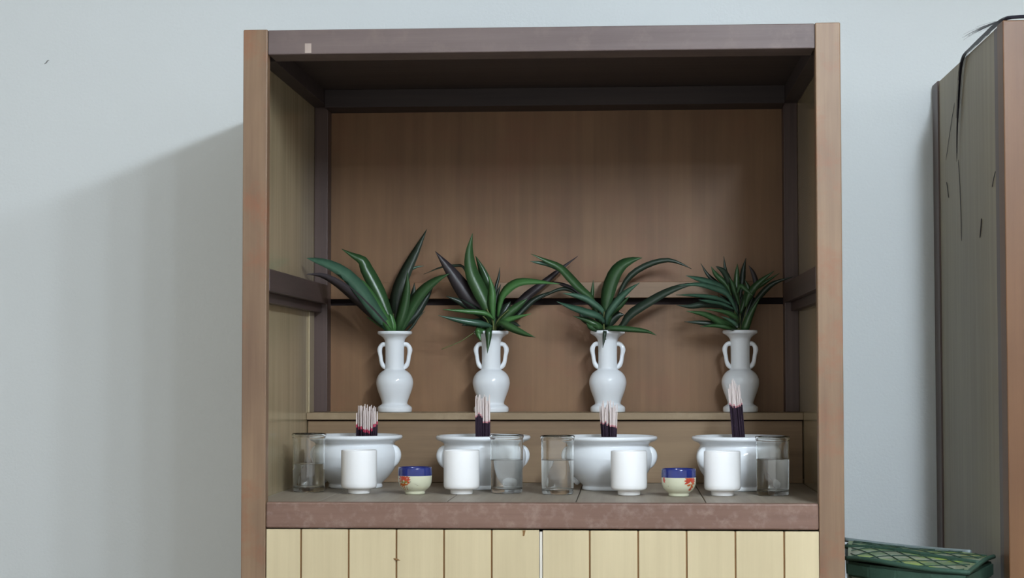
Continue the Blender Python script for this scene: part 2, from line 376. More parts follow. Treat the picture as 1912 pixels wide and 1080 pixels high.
# ------------------------------------------------------------------ vases
S = 1.118e-3                                 # metres for one digitised unit at the vases
vprof_out = [(0, 0), (30, 0), (32.2, 1.0), (32.6, 4), (32.4, 8.5), (30, 11.5), (26, 14), (24.2, 16), (24.2, 18.5), (25.5, 23), (28.5, 31), (32, 40.5),
             (34.4, 50), (34.9, 56), (33.8, 63), (30.5, 70), (25.5, 75.5), (20.5, 78.8), (18.4, 81), (17.7, 86), (17.6, 100), (17.8, 120), (18.6, 133),
             (21.5, 139), (26.5, 143.2), (31.0, 145.8), (32.4, 147.5), (32.6, 150), (32.0, 151.8), (30.5, 152.2)]
vprof_in = [(28.5, 151.6), (24.5, 147), (19, 141), (15.5, 134), (14.6, 120), (14.5, 90), (16.5, 78), (28, 66), (30, 52), (24, 34), (19, 20), (0, 16)]
def make_vase(x, y, label):
    v = empty('ear_handled_vase', (x, y, ZS), label, 'vase', 'white vases on the step')
    bm = bmesh.new()
    pr = [(a*S, b*S) for a, b in vprof_out]
    pr = [pr[0], pr[1]] + smooth_prof(pr[2:], 90) + [(a*S, b*S) for a, b in vprof_in]
    lathe_bm(bm, pr, 56)
    fin('body', bm, 'porcelain', v, True, world=False)
    for s in (-1, 1):
        P = [(15, 126), (19, 127.5), (23.5, 126.5), (27, 122.5), (28.6, 117), (28.0, 111), (26.8, 105), (26.0, 99), (24.8, 93), (22.5, 88), (19.5, 84.5), (16, 83)]
        pts = catmull([(s*a*S, 0, b*S) for a, b in P], 40)
        rad = []
        for i in range(41):
            t = i/40; rad.append((3.9 + 1.0*math.exp(-((t-0.36)/0.10)**2) + 0.7*math.exp(-((t-0.12)/0.1)**2) + 0.7*math.exp(-((t-0.82)/0.08)**2))*S)
        bm = bmesh.new(); tube(bm, pts, rad, 10)
        fin('handle', bm, 'porcelain', v, True, world=False)
    return v
VX = [-0.3350, -0.1318, 0.1118, 0.3868]; VY = 0.650
vl = ['white two-eared porcelain vase, leftmost, holding broad blade leaves', 'white two-eared porcelain vase, second from left, with a leaf drooping over its rim',
      'white two-eared porcelain vase, third from left, with a narrow leaf hanging down its neck', 'white two-eared porcelain vase, rightmost, holding a dense bushy sprig']
for x, l in zip(VX, vl): make_vase(x, VY, l)

# ------------------------------------------------------------------ leaves
def leaf_obj(parent, pts, wid, mat, fold=0.25, roll=0.0, shape='blade', thick=0.0006):
    n = 14; c = catmull(pts, n); bm = bmesh.new(); rings = []
    for i, p in enumerate(c):
        t = i/n
        if shape == 'blade': w = wid*0.5*min(1, (0.32 + 1.9*t)) * max(0.0, (1-max(0, (t-0.45)/0.55)**1.7))
        elif shape == 'cut': w = wid*0.5*min(1, 0.4+1.6*t) * (1.0 if t < 0.9 else 0.8)
        else: w = wid*0.5*(math.sin(PI*min(1, 0.10+0.9*t))**0.75)
        w = max(w, 0.0004)
        tg = (c[min(i+1, n)] - c[max(i-1, 0)]).normalized()
        side = tg.cross(Vector((0, -1, 0)))
        if side.length < 1e-4: side = Vector((1, 0, 0))
        side.normalize(); nor = side.cross(tg).normalized()
        side = (Matrix.Rotation(roll, 3, tg) @ side); nor = (Matrix.Rotation(roll, 3, tg) @ nor)
        rings.append([bm.verts.new(p - side*w + nor*w*fold), bm.verts.new(p + nor*thick), bm.verts.new(p + side*w + nor*w*fold), bm.verts.new(p - nor*thick)])
    for A, B in zip(rings[:-1], rings[1:]):
        for k in range(4): bm.faces.new((A[k], A[(k+1) % 4], B[(k+1) % 4], B[k]))
    bm.faces.new(rings[0]); bm.faces.new(rings[-1][::-1])
    return fin('leaf', bm, mat, parent, True, world=False)
RIMZ = ZS + 152*S
G, B_, D_, P_, T_ = 'leaf', 'leaf_bright', 'leaf_dark', 'leaf_purple', 'leaf_teal'
def sprig(vi, ox, oy, sc, vpx, leaves, stems, label):
    """leaf outlines digitised in a grid of `sc` cells per unit, vase axis at vpx, rim at 620"""
    e = empty('leaf_sprig', (VX[vi], VY, RIMZ), label, 'plant', 'sprigs in the vases')
    def loc(p, dep): return Vector(((ox + p[0]/sc - vpx)*S, dep, (620 - (oy + p[1]/sc))*S))
    for L in leaves:
        pts, w, mt, d0, d1 = L[:5]; kw = L[5] if len(L) > 5 else {}
        m = len(pts)-1
        P = []
        for i, p in enumerate(pts):
            dep = d0 + (d1-d0)*(i/m); below = (oy + p[1]/sc) - 606      # stalks gather inside the mouth
            if i == 0 and below > 0: dep *= max(0.0, 1 - below/14)
            P.append(loc(p, dep))
        leaf_obj(e, P, w/sc*S, mt, **kw)
    for pts, w, d0, d1 in stems:
        m = len(pts)-1
        c = catmull([loc(p, d0 + (d1-d0)*(i/m)) for i, p in enumerate(pts)], 10)
        bm = bmesh.new(); tube(bm, c, [w/sc*S*0.5*(1-0.4*i/10) for i in range(11)], 6)
        fin('stem', bm, 'stem', e, True, world=False)
    return e
ROLL_ = random.Random(3)
V1 = [
 ([(870,1110),(845,987),(755,863),(627,660),(496,506),(355,418),(234,379),(179,364)], 134, T_, 0.0, -0.17, dict(fold=0.35, roll=0.35)),
 ([(880,1110),(842,998),(705,845),(547,683),(420,576),(292,513),(170,511)], 105, P_, 0.005, -0.165, dict(roll=-0.3)),
 ([(890,1110),(885,1000),(800,760),(710,570),(635,430),(600,350),(510,300),(400,235)], 135, G, -0.01, -0.02, dict(fold=0.3, roll=0.25)),
 ([(880,1110),(850,960),(720,745),(640,630),(565,550)], 105, B_, -0.02, -0.06, dict(shape='cut', roll=0.2)),
 ([(900,1110),(895,880),(930,650),(1010,440),(1110,230),(1200,30)], 135, D_, 0.01, 0.03, dict(fold=0.3, roll=-0.25)),
 ([(920,1110),(955,980),(1010,790),(1040,620),(1045,460)], 105, G, -0.015, -0.03, dict(roll=-0.2)),
 ([(920,1110),(970,1000),(1085,790),(1200,640),(1330,540),(1450,480)], 125, G, 0.0, -0.03, dict(fold=0.35, roll=-0.3)),
 ([(930,1110),(1060,1000),(1130,900),(1200,830)], 28, D_, 0.0, 0.0),
 ([(870,1110),(850,1010),(760,950),(650,895)], 60, B_, -0.02, -0.03),
 ([(960,620),(1030,450),(1090,405),(1175,388)], 30, T_, 0.02, 0.03),
 ([(930,1110),(1010,900),(1070,700),(1085,555)], 80, D_, 0.015, 0.02),
 ([(890,1110),(800,900),(720,700),(640,480)], 80, P_, 0.02, 0.035, dict(roll=0.4)),
 ([(900,1110),(900,1000),(880,900),(865,860)], 70, B_, -0.02, -0.02),
 ([(910,1110),(960,940),(980,800),(960,700)], 90, D_, 0.01, 0.02),
 ([(930,1110),(1000,960),(1100,860),(1200,700),(1260,600)], 90, D_, 0.012, 0.03),
]
sprig(0, 560, 420, 5.143, 736, V1, [([(900,1130),(895,1000),(890,860)], 30, 0, 0)], 'sprig of broad blade-like green leaves in the leftmost vase')
V2 = [
 ([(620,900),(560,745),(440,640),(340,510),(230,350),(115,200)], 165, P_, 0.0, -0.02, dict(fold=0.2, roll=0.15)),
 ([(630,900),(600,735),(520,560),(450,400),(430,220),(462,40)], 140, G, -0.02, -0.03, dict(fold=0.35, roll=0.2)),
 ([(640,880),(630,700),(600,540),(545,380),(480,240)], 120, G, -0.005, 0.0, dict(roll=-0.3)),
 ([(650,880),(640,700),(640,560),(610,420)], 80, B_, -0.025, -0.03, dict(roll=-0.2)),
 ([(690,800),(725,640),(800,545),(900,495),(1050,492),(1265,512)], 90, B_, -0.02, -0.05, dict(fold=0.3, roll=-0.35)),
 ([(690,920),(740,860),(850,720),(950,610),(1080,510),(1250,370),(1420,240)], 85, P_, 0.01, 0.02, dict(roll=-0.2)),
 ([(720,900),(850,800),(1000,655),(1130,590),(1310,535)], 50, D_, 0.015, 0.03),
 ([(690,890),(760,850),(850,820),(1005,783)], 56, B_, -0.03, -0.06),
 ([(680,890),(730,865),(830,910),(940,960),(1045,997)], 75, G, -0.03, -0.07, dict(roll=0.2)),
 ([(660,830),(580,775),(400,757),(205,742)], 48, B_, -0.03, -0.06),
 ([(650,900),(560,875),(350,840),(165,797)], 60, T_, -0.03, -0.07),
 ([(640,860),(500,760),(350,670),(215,612)], 75, D_, 0.0, -0.02),
 ([(640,900),(615,930),(612,1010),(603,1140)], 62, G, -0.034, -0.045),
 ([(680,800),(665,560),(690,440),(702,345)], 30, D_, 0.0, 0.01),
 ([(690,820),(670,650),(715,505)], 50, D_, -0.01, -0.01),
 ([(640,940),(540,930),(520,960),(545,1030)], 70, B_, -0.035, -0.045),
 ([(430,560),(370,350),(280,325),(150,340),(-10,402)], 26, D_, 0.01, 0.02),
 ([(640,900),(600,760),(570,650),(550,540)], 120, D_, 0.0, 0.01, dict(roll=0.3)),
 ([(670,930),(720,800),(760,720),(800,660)], 100, D_, 0.0, 0.01),
 ([(650,930),(560,860),(440,860),(350,880)], 80, D_, 0.0, 0.0),
 ([(680,900),(760,800),(880,700),(960,640)], 80, G, -0.01, -0.01),
 ([(680,930),(800,870),(900,890)], 70, D_, -0.01, -0.02),
 ([(660,900),(650,780),(700,700),(740,600)], 80, D_, -0.012, -0.01),
 ([(660,920),(600,900),(530,900),(480,950)], 70, G, -0.02, -0.03),
]
sprig(1, 790, 430, 4.907, 917, V2, [([(640,1000),(650,860),(590,730)], 22, -0.015, -0.03), ([(660,1000),(680,850),(790,740)], 20, 0, -0.02),
      ([(640,960),(500,940),(350,1030),(180,1100)], 12, -0.02, -0.03), ([(640,1000),(600,850),(560,800)], 16, -0.02, -0.04)], 'spreading leafy sprig in the second vase, its tall pointed leaf upright')
V3 = [
 ([(830,900),(700,560),(560,430),(430,290),(330,190),(180,120),(20,45)], 100, G, 0.0, -0.04, dict(fold=0.3, roll=0.3)),
 ([(430,320),(330,215),(230,165),(100,140),(10,128)], 55, T_, -0.02, -0.03),
 ([(840,900),(850,700),(880,500),(950,290),(1040,175),(1150,120),(1260,93)], 160, G, -0.02, -0.03, dict(fold=0.35, roll=-0.25)),
 ([(900,760),(1000,500),(1080,340),(1200,225),(1380,140),(1550,110),(1690,150),(1810,210)], 70, D_, 0.01, 0.0),
 ([(950,900),(1040,840),(1130,720),(1350,580),(1550,470),(1750,400),(1880,400)], 105, D_, 0.0, -0.03, dict(fold=0.35, roll=-0.3)),
 ([(850,920),(890,880),(1100,890),(1300,915),(1410,960)], 65, G, -0.03, -0.07),
 ([(845,870),(842,920),(832,1000),(820,1095)], 42, D_, -0.037, -0.043),
 ([(840,760),(800,670),(650,560),(500,510),(375,488)], 75, T_, -0.02, -0.05),
 ([(840,820),(780,750),(600,690),(450,640),(315,585)], 85, T_, -0.03, -0.07, dict(roll=0.2)),
 ([(820,920),(790,870),(650,790),(490,740)], 75, G, -0.02, -0.04),
 ([(760,760),(700,560),(705,430),(712,330)], 46, G, 0.0, 0.0),
 ([(850,850),(880,720),(1000,560),(1110,460),(1230,378)], 85, T_, -0.03, -0.06, dict(roll=-0.25)),
 ([(860,850),(900,700),(1010,620),(1120,520)], 95, G, -0.02, -0.03),
 ([(760,700),(640,560),(500,450),(380,380),(240,335)], 70, P_, 0.015, 0.03),
 ([(620,560),(450,440),(300,440),(50,560)], 45, D_, 0.01, 0.01),
 ([(830,920),(720,830),(600,760),(560,690)], 90, D_, 0.0, -0.01),
 ([(850,920),(900,800),(980,730),(1060,720)], 110, D_, 0.0, 0.0),
 ([(840,920),(800,800),(740,700),(680,560)], 90, D_, 0.005, 0.01),
 ([(850,900),(920,740),(1000,600),(1080,430)], 80, D_, 0.0, 0.005),
 ([(850,910),(870,780),(880,700),(930,600)], 90, G, -0.02, -0.02),
 ([(840,920),(760,880),(680,860),(640,820)], 80, G, -0.02, -0.04),
]
sprig(2, 990, 470, 6.0, 1135, V3, [([(850,1000),(830,850),(835,690)], 24, -0.02, -0.03), ([(830,1000),(740,860),(690,560)], 22, 0, 0)], 'sprig with long arching strap leaves in the third vase')
V4 = [
 ([(860,820),(740,580),(550,490),(350,450),(115,462)], 80, T_, -0.03, -0.07, dict(roll=0.2)),
 ([(840,760),(700,510),(520,420),(350,370),(215,333)], 90, T_, -0.01, -0.04, dict(roll=0.3)),
 ([(800,700),(600,620),(350,590),(85,583)], 56, T_, -0.03, -0.08),
 ([(830,760),(640,680),(500,660),(370,640)], 60, T_, -0.03, -0.06),
 ([(830,800),(680,710),(450,690),(270,720),(95,705)], 90, D_, -0.02, -0.06),
 ([(860,940),(830,860),(680,790),(440,757)], 66, G, -0.04, -0.07),
 ([(870,1000),(840,960),(740,890),(635,848)], 46, T_, -0.05, -0.08),
 ([(860,1010),(700,955),(480,830),(215,778)], 95, G, -0.02, -0.06),
 ([(850,1010),(650,950),(400,920),(190,908)], 70, D_, -0.02, -0.04),
 ([(860,1020),(780,990),(580,960),(385,975)], 60, G, -0.03, -0.06),
 ([(780,640),(620,430),(500,310),(415,165)], 55, D_, 0.0, 0.01),
 ([(800,640),(740,460),(600,320),(535,215)], 75, G, -0.01, -0.02),
 ([(800,600),(760,420),(720,260),(700,80)], 60, D_, 0.0, 0.0),
 ([(790,520),(740,360),(680,270),(590,215)], 80, D_, -0.01, -0.03, dict(shape='oval')),
 ([(850,620),(855,470),(862,300),(870,175)], 75, G, -0.01, 0.0),
 ([(900,620),(930,420),(950,250),(985,95)], 75, D_, 0.01, 0.02),
 ([(1060,600),(1095,420),(1060,290),(1005,198)], 66, P_, 0.0, -0.01),
 ([(960,720),(1000,580),(1120,430),(1310,280)], 95, G, -0.02, -0.04, dict(roll=-0.2)),
 ([(1000,700),(1080,500),(1200,420),(1395,295)], 60, G, 0.0, 0.0),
 ([(1000,800),(1100,640),(1230,490),(1350,410),(1560,345)], 75, D_, 0.0, -0.02),
 ([(920,1060),(950,1000),(1020,820),(1140,610)], 100, G, -0.02, -0.02),
 ([(850,560),(890,470),(960,520),(1035,592)], 66, G, -0.04, -0.06),
 ([(890,1010),(900,800),(920,640),(900,480)], 130, D_, 0.01, 0.015),
 ([(910,1010),(930,960),(1000,750),(1070,570)], 95, D_, 0.0, 0.0),
 ([(870,900),(800,760),(720,640),(640,560)], 100, D_, 0.0, 0.0),
 ([(880,1000),(820,860),(720,740),(600,700)], 90, D_, -0.01, -0.01),
 ([(880,800),(840,640),(800,520),(760,400)], 100, D_, 0.01, 0.01),
 ([(900,800),(960,640),(1000,500),(960,380)], 90, G, -0.01, -0.01),
 ([(880,700),(840,560),(800,440),(760,360)], 70, G, -0.02, -0.03),
 ([(870,1020),(760,940),(640,900),(560,920)], 80, G, -0.02, -0.04),
]
sprig(3, 1250, 470, 6.748, 1383, V4, [([(900,1080),(860,970),(830,780),(770,560)], 36, -0.02, -0.03), ([(910,1080),(940,900),(1000,650)], 30, 0, 0), ([(900,1080),(900,800),(880,500)], 26, 0, 0)],
      'dense bushy sprig of narrow leaves in the rightmost vase')

# ------------------------------------------------------------------ incense bowls
SB = 1.05e-3; SZ = 0.94*1.05e-3
bprof = [(0, 3), (42, 3), (44, 0), (50, 0), (51, 2), (50.5, 6), (50, 8.5), (54, 13), (61, 20), (68, 29), (74, 39), (78, 50), (80, 60), (80.2, 66), (79.2, 73), (76.5, 79.5), (74, 84), (73.2, 87),
         (74.5, 90), (79, 93), (84.5, 95.5), (87.5, 98), (88.5, 101), (87.5, 104), (85, 105.4), (82.5, 105.2)]
bin_ = [(78, 102), (72, 97), (69, 92), (70, 84), (74, 72), (72, 56), (60, 30), (0, 20)]
def make_bowl(x, y, rot, label):
    b = empty('incense_bowl', (x, y, 0), label, 'bowl', 'white incense bowls')
    b.rotation_euler = (0, 0, rot)
    bm = bmesh.new()
    pr = [(r*SB, z*SZ) for r, z in bprof]; pr = pr[:5] + smooth_prof(pr[5:], 70) + [(r*SB, z*SZ) for r, z in bin_]
    lathe_bm(bm, pr, 72); fin('body', bm, 'porcelain', b, True, world=False)
    bm = bmesh.new(); lathe_bm(bm, [(0, 84*SZ), (30*SB, 85*SZ), (60*SB, 83.5*SZ), (69.5*SB, 82*SZ), (69.5*SB, 76*SZ), (0, 76*SZ)], 40)
    fin('ash', bm, 'ash', b, True, world=False)
    for s in (-1, 1):                                  # lion-mask lugs
        bm = bmesh.new()
        P = [(68, 80), (73, 78), (76.5, 73), (78, 66), (77, 58), (74, 50), (68, 43)]
        c = catmull([(s*a*SB, 0, z*SZ) for a, z in P], 20)
        tube(bm, c, [(3.0 + 7.5*math.sin(PI*min(1, 0.05+i/20*0.9))**0.8)*SB for i in range(21)], 12)
        fin('lug', bm, 'porcelain', b, True, world=False)
    for k in range(3):
        a = 2*PI*k/3 - PI/2 + 0.52
        bm = bmesh.new()
        c = catmull([(math.cos(a)*r_*SB, math.sin(a)*r_*SB, z*SZ) for r_, z in ((60, 26), (61, 20), (59, 14), (56, 11))], 10)
        tube(bm, c, [(2+5.5*math.sin(PI*min(1, 0.1+0.85*i/10)))*SB for i in range(11)], 10)
        fin('knob_foot', bm, 'porcelain', b, True, world=False)
    return b
BW = [(-0.3850, 0.428), (-0.1295, 0.402), (0.1175, 0.382), (0.3690, 0.378)]
bl = ['white incense bowl, leftmost of four, behind the leftmost tumbler', 'white incense bowl, second from left, partly behind the fuller middle tumbler',
      'white incense bowl, third from left, with the fanned short sticks', 'white incense bowl, rightmost, with the tallest black bundle']
for (x, y), l, r_ in zip(BW, bl, (-0.12, 0.25, -0.1, 0.45)): make_bowl(x, y, r_, l)

# incense bundles: each stick a part
def bundle(x, y, halfw, dep, n, top, trans, lean, fan, label, rs, two=None, pk=0.003, jit=0.012, pink='stick_red'):
    e = empty('incense_bundle', (x, y, 0.076), label, 'incense', 'incense bundles in the bowls')
    R_ = random.Random(rs); k = 0; placed = []
    tries = 0
    while len(placed) < n and tries < 4000:
        tries += 1
        u_, v_ = R_.uniform(-1, 1), R_.uniform(-1, 1)
        if abs(u_)**4 + abs(v_)**4 > 1: continue
        if two and abs(u_-two) < 0.10: continue
        p = (u_*halfw, v_*dep)
        if all((p[0]-q[0])**2 + (p[1]-q[1])**2 > 0.0026**2 for q in placed): placed.append(p)
    for (px, py) in placed:
        h = top(px/halfw) + R_.uniform(-jit, 0.006); tr = trans(px/halfw) + R_.uniform(-0.004, 0.004)
        a = Vector((px, py, 0.0)); d = Vector((lean + fan*px + R_.uniform(-0.012, 0.012), fan*py + R_.uniform(-0.01, 0.01), 1))
        bm = bmesh.new()
        r1, r2 = 0.00165, 0.00150
        tube(bm, [a, a + d*tr*0.5, a + d*tr], [r1, r1, r1], 6, mat_i=0)
        tube(bm, [a + d*tr, a + d*(tr+pk)], [r1*0.9, r2], 6, mat_i=1)
        tube(bm, [a + d*(tr+pk), a + d*(tr + (h-tr)*0.6), a + d*h], [r2, r2*0.95, r2*0.6], 6, mat_i=2)
        fin('incense_stick', bm, ['stick_dark', pink, 'stick_tip'], e, False, world=False)
    return e
# heights are above the ash (z 0.080 .. rim top at 0.111)
bundle(-0.3630, 0.428, 0.0195, 0.015, 46, lambda u_: 0.083 - 0.004*abs(u_), lambda u_: 0.033 + 0.012*u_*u_, 0.0, 1.0, 'wide short incense bundle with pink bases, in the leftmost bowl', 1, pk=0.006, pink='stick_crimson')
bundle(-0.1300, 0.402, 0.0135, 0.012, 34, lambda u_: 0.102, lambda u_: 0.066 if u_ < 0 else 0.054, 0.0, 0.5, 'incense bundle split in two, left half darker and higher, second bowl from left', 2, two=0.0)
bundle(0.1170, 0.382, 0.0125, 0.012, 32, lambda u_: 0.092, lambda u_: 0.049 - 0.004*u_, -0.02, 4.0, 'incense bundle fanning out at the top, third bowl from left', 3)
bundle(0.3680, 0.378, 0.0115, 0.011, 28, lambda u_: 0.134 - 0.012*abs(u_), lambda u_: 0.085, -0.08, 0.3, 'tallest incense bundle, long black lower part, in the rightmost bowl', 4, jit=0.035)

# ------------------------------------------------------------------ white cups
def make_cup(x, y, label):
    e = empty('white_cup', (x, y, 0), label, 'cup', 'plain white cups on the shelf')
    k = 1.005e-3
    out = [(0, 1.2), (17, 1.2), (18, 0), (20.2, 0), (20.8, 1), (21.2, 7.5), (22, 8.4), (28, 9.2), (31.5, 10.6), (33.2, 14), (33.5, 20), (33.5, 60), (33.4, 79), (33, 80.6), (32, 81.2), (31, 80.6)]
    inn = [(30.2, 78), (30.2, 16), (27, 12.5), (0, 12)]
    bm = bmesh.new(); lathe_bm(bm, [(a*k, b*k) for a, b in out+inn], 56)
    fin('cup_body', bm, 'cupwhite', e, True, world=False)
    bm = bmesh.new(); lathe_bm(bm, [(0, 70*k), (30.3*k, 70*k), (30.3*k, 68*k), (0, 68*k)], 40)
    fin('water', bm, 'water', e, False, world=False)
    return e
cl = ['plain white cup right of the leftmost tumbler', 'plain white cup between left blue-rimmed teacup and a tumbler', 'plain white cup left of the right-hand blue-rimmed teacup', 'plain white cup right of the right-hand blue-rimmed teacup']
for (x, y), l in zip([(-0.3520, 0.2468), (-0.1577, 0.2398), (0.1550, 0.2233), (0.3267, 0.2159)], cl): make_cup(x, y, l)

# ------------------------------------------------------------------ blue-rimmed teacups
kt = 1.0e-3
tprof = [(17.2, 0), (18.8, 0), (19.0, 3), (18.6, 5), (21, 7), (25.5, 10.5), (29, 15.5), (31, 22), (31.6, 29), (31.8, 34.5), (31.6, 42), (31.3, 48), (30.6, 50), (29.6, 50.2)]
def tcup_r(z):
    z = z/kt
    for (r1, z1), (r2, z2) in zip(tprof[3:-1], tprof[4:]):
        if z1 <= z <= z2: return (r1 + (r2-r1)*(z-z1)/(z2-z1+1e-9))*kt
    return 31*kt
def motif(e, name, polys, mat):
    """painted shapes on the cup wall: polygons in (angle from the camera side, height mm)"""
    bm = bmesh.new()
    for poly in polys:
        vs1 = []
        for a, z in poly:
            r_ = tcup_r(z*kt) + 0.00025; th = -PI/2 + a
            vs1.append(bm.verts.new((r_*math.cos(th), r_*math.sin(th), z*kt)))
        bm.faces.new(vs1)
    return fin(name, bm, mat, e, False, world=False)
def petal(a0, z0, ang, ln, w, asp=1/31.0):
    out = []
    for t, s in ((0, 0), (0.3, 0.8), (0.6, 1), (0.85, 0.5), (1, 0), (0.85, -0.5), (0.6, -1), (0.3, -0.8)):
        x = ln*t; y = w*0.5*s
        out.append((a0 + (x*math.cos(ang) - y*math.sin(ang))*asp, z0 + x*math.sin(ang) + y*math.cos(ang)))
    return out
def make_tcup(x, y, label, flip):
    e = empty('blue_rimmed_teacup', (x, y, 0), label, 'teacup', 'blue-rimmed teacups')
    bm = bmesh.new(); inn = [(28.8, 47), (28.6, 30), (26, 14), (18, 9), (0, 8)]
    pr = [(0, 2), (16, 2)] + tprof + inn
    pr2 = [(a*kt, b*kt) for a, b in pr]
    mats = []
    for (a, b), (c, d) in zip(pr[:-1], pr[1:]): mats.append(1 if (b+d)/2 > 34.5 and c > 0 else 0)
    lathe_bm(bm, pr2, 48, mats=mats)
    fin('cup_body', bm, ['cream', 'blue'], e, True, world=False)
    s = flip
    ca = -0.62*s if s > 0 else 0.72
    pet = [petal(ca, 28, math.radians(a), 15 if s > 0 else 14, 4.4) for a in (-25, 0, 18, 40, 150, 175, 200, 115, 80)]
    motif(e, 'painted_flower', [[(a, min(z, 34.2)) for a, z in p] for p in pet], 'red')
    if s > 0:
        motif(e, 'painted_leaf', [petal(ca-0.05, 20, math.radians(a), 13, 8) for a in (-60, -110, 200, 10)], 'orange')
        motif(e, 'painted_bud', [petal(ca+0.0, 22.5, math.radians(a), 9, 5) for a in (20, 160)], 'olive')
        motif(e, 'painted_stem', [[(ca+0.15, 25.5), (ca+0.45, 24.8), (ca+0.75, 20.5), (ca+0.95, 16.5), (ca+0.90, 16.6), (ca+0.70, 20.0), (ca+0.42, 24.0), (ca+0.15, 24.6)],
                                  [(ca+0.1, 13.2), (ca+0.55, 12.6), (ca+0.55, 12.0), (ca+0.1, 12.4)]], 'line')
    else:
        motif(e, 'painted_leaf', [petal(ca+0.06, 22, math.radians(a), 10, 4) for a in (-70, -40, 190, 20)], 'orange')
        motif(e, 'painted_bud', [petal(ca-0.05, 12, math.radians(a), 9, 4) for a in (10, 40)], 'red')
        motif(e, 'painted_sprig', [petal(-1.15, 30, math.radians(a), 8, 5) for a in (0, 40, -30)], 'red')
        motif(e, 'painted_stem', [[(-0.98, 25.5), (-0.92, 25.5), (-0.66, 19.0), (-0.70, 18.8)]], 'line')
    return e
make_tcup(-0.2445, 0.2340, 'small blue-rimmed teacup with red flower on its left side', 1)
make_tcup(0.2461, 0.1956, 'small blue-rimmed teacup with red flower on its right side', -1)

# ------------------------------------------------------------------ tumblers with water
def make_glass(x, y, k, wl, label):
    e = empty('water_tumbler', (x, y, 0), label, 'glass', 'water tumblers on the shelf')
    H = 111
    out = [(0, 0.6), (26, 0.6), (28.5, 0), (29.6, 1.2), (30.2, 4), (30.6, 30), (31.0, 70), (31.1, 101), (31.4, 103), (32.6, 105.5), (33.0, 107.5), (32.6, 109.8), (31.5, 110.8), (30.6, 110)]
    inn = [(30.0, 107), (29.5, 103), (29.4, 70), (29.0, 30), (28.6, 12), (27.2, 8.6), (24, 7.6), (0, 7.2)]
    bm = bmesh.new(); lathe_bm(bm, [(a*k, b*k) for a, b in out+inn], 64)
    fin('glass_body', bm, 'glass', e, True, world=False)
    bm = bmesh.new()
    def ri(z): return (28.62 + (z-12)/58*0.78 if z > 12 else 28.6)
    w = [(0, 7.22), (24, 7.62), (27.19, 8.62), (28.59, 12.0), (28.99, 30), (ri(wl-1.2)-0.02, wl-1.2), (ri(wl)-0.02, wl+0.3), (27.6, wl-0.2), (25, wl-0.5), (0, wl-0.5)]
    w = [(max(0, a+0.05 if a > 1 else a), b) for a, b in w]
    lathe_bm(bm, [(a*k, b*k) for a, b in w], 64)
    fin('water', bm, 'water', e, True, world=False)
    return e
gl = [(-0.4560, 0.298, 1.0e-3, 53, 'water tumbler standing leftmost on the shelf, beside the post'), (-0.0755, 0.275, 0.99e-3, 63, 'water tumbler in front of the second incense bowl'),
      (0.0220, 0.242, 0.985e-3, 65, 'water tumbler at the left side of the third incense bowl'), (0.4201, 0.229, 0.98e-3, 68, 'water tumbler rightmost on the shelf, before the rightmost bowl')]
for a in gl: make_glass(*a)

# ------------------------------------------------------------------ fibre bundle on the side cabinet
fb = empty('fibre_bundle', (RX+0.05, 0.1, ZT), 'bundle of fine black fibres draped over the side cabinet top corner', 'fibre bundle')
R_ = random.Random(11)
def strands(n, path, spread, r0_, r1_, name, cut=(0.6, 1.0)):
    bm = bmesh.new()
    for i in range(n):
        off = Vector((R_.gauss(0, 1), R_.gauss(0, 1), abs(R_.gauss(0, 1)))); e1 = R_.uniform(*cut); st = R_.uniform(0, 0.12)
        m = len(path)-1; pts = []
        base = catmull(path, 40)
        k0, k1 = int(st*40), max(int(e1*40), int(st*40)+6)
        idx = list(range(k0, k1+1, 2))
        ph = R_.uniform(0, 6)
        for j in idx:
            t = j/40; sp = spread[0] + (spread[1]-spread[0])*t
            w = Vector((math.sin(ph+4*t), math.cos(ph+3*t), 0.5+0.5*math.sin(ph+5*t)))*sp*0.5
            pts.append(base[j] + Vector((off.x*sp, off.y*sp, off.z*sp)) + w)
        tube(bm, pts, [r0_ + (r1_-r0_)*(q/(len(pts)-1)) for q in range(len(pts))], 4)
    ob = fin(name, bm, 'hair', fb); ob['kind'] = 'stuff'; return ob
X0 = RX
strands(90, [(X0+0.16, -0.002, ZT+0.002), (X0+0.08, -0.001, ZT+0.003), (X0+0.03, 0.0, ZT+0.003), (X0+0.006, 0.02, ZT+0.003), (X0, 0.10, ZT+0.002), (X0, 0.20, ZT+0.0015), (X0, 0.28, ZT+0.001)], (0.0018, 0.0016), 0.0006, 0.0004, 'fibre_lock', cut=(0.7, 1.0))
strands(80, [(X0+0.001, 0.08, ZT+0.002), (X0, 0.20, ZT+0.0015), (X0, 0.30, ZT+0.001), (X0-0.001, 0.36, ZT-0.001), (X0-0.002, 0.395, ZT-0.02), (X0-0.0015, 0.425, ZT-0.07), (X0-0.0015, 0.445, ZT-0.13)], (0.0016, 0.0010), 0.0006, 0.0003, 'fibre_lock', cut=(0.6, 1.0))
strands(22, [(X0+0.002, 0.04, ZT+0.004), (X0-0.004, 0.12, ZT+0.009), (X0-0.012, 0.20, ZT+0.012), (X0-0.024, 0.26, ZT+0.008)], (0.0016, 0.006), 0.0003, 0.00015, 'stray_fibres', cut=(0.5, 1.0))
strands(16, [(X0-0.002, 0.395, ZT-0.02), (X0-0.0012, 0.43, ZT-0.075), (X0-0.0012, 0.45, ZT-0.13), (X0-0.0012, 0.462, ZT-0.20)], (0.0012, 0.0004), 0.0007, 0.0003, 'hanging_fibres', cut=(0.8, 1.0))
bm = bmesh.new()
def single(pts, r_):
    c = catmull([(X0+0.0024, y_, z_) for y_, z_ in pts], 12); tube(bm, c, [r_*0.4] + [r_]*11 + [r_*0.3], 4)
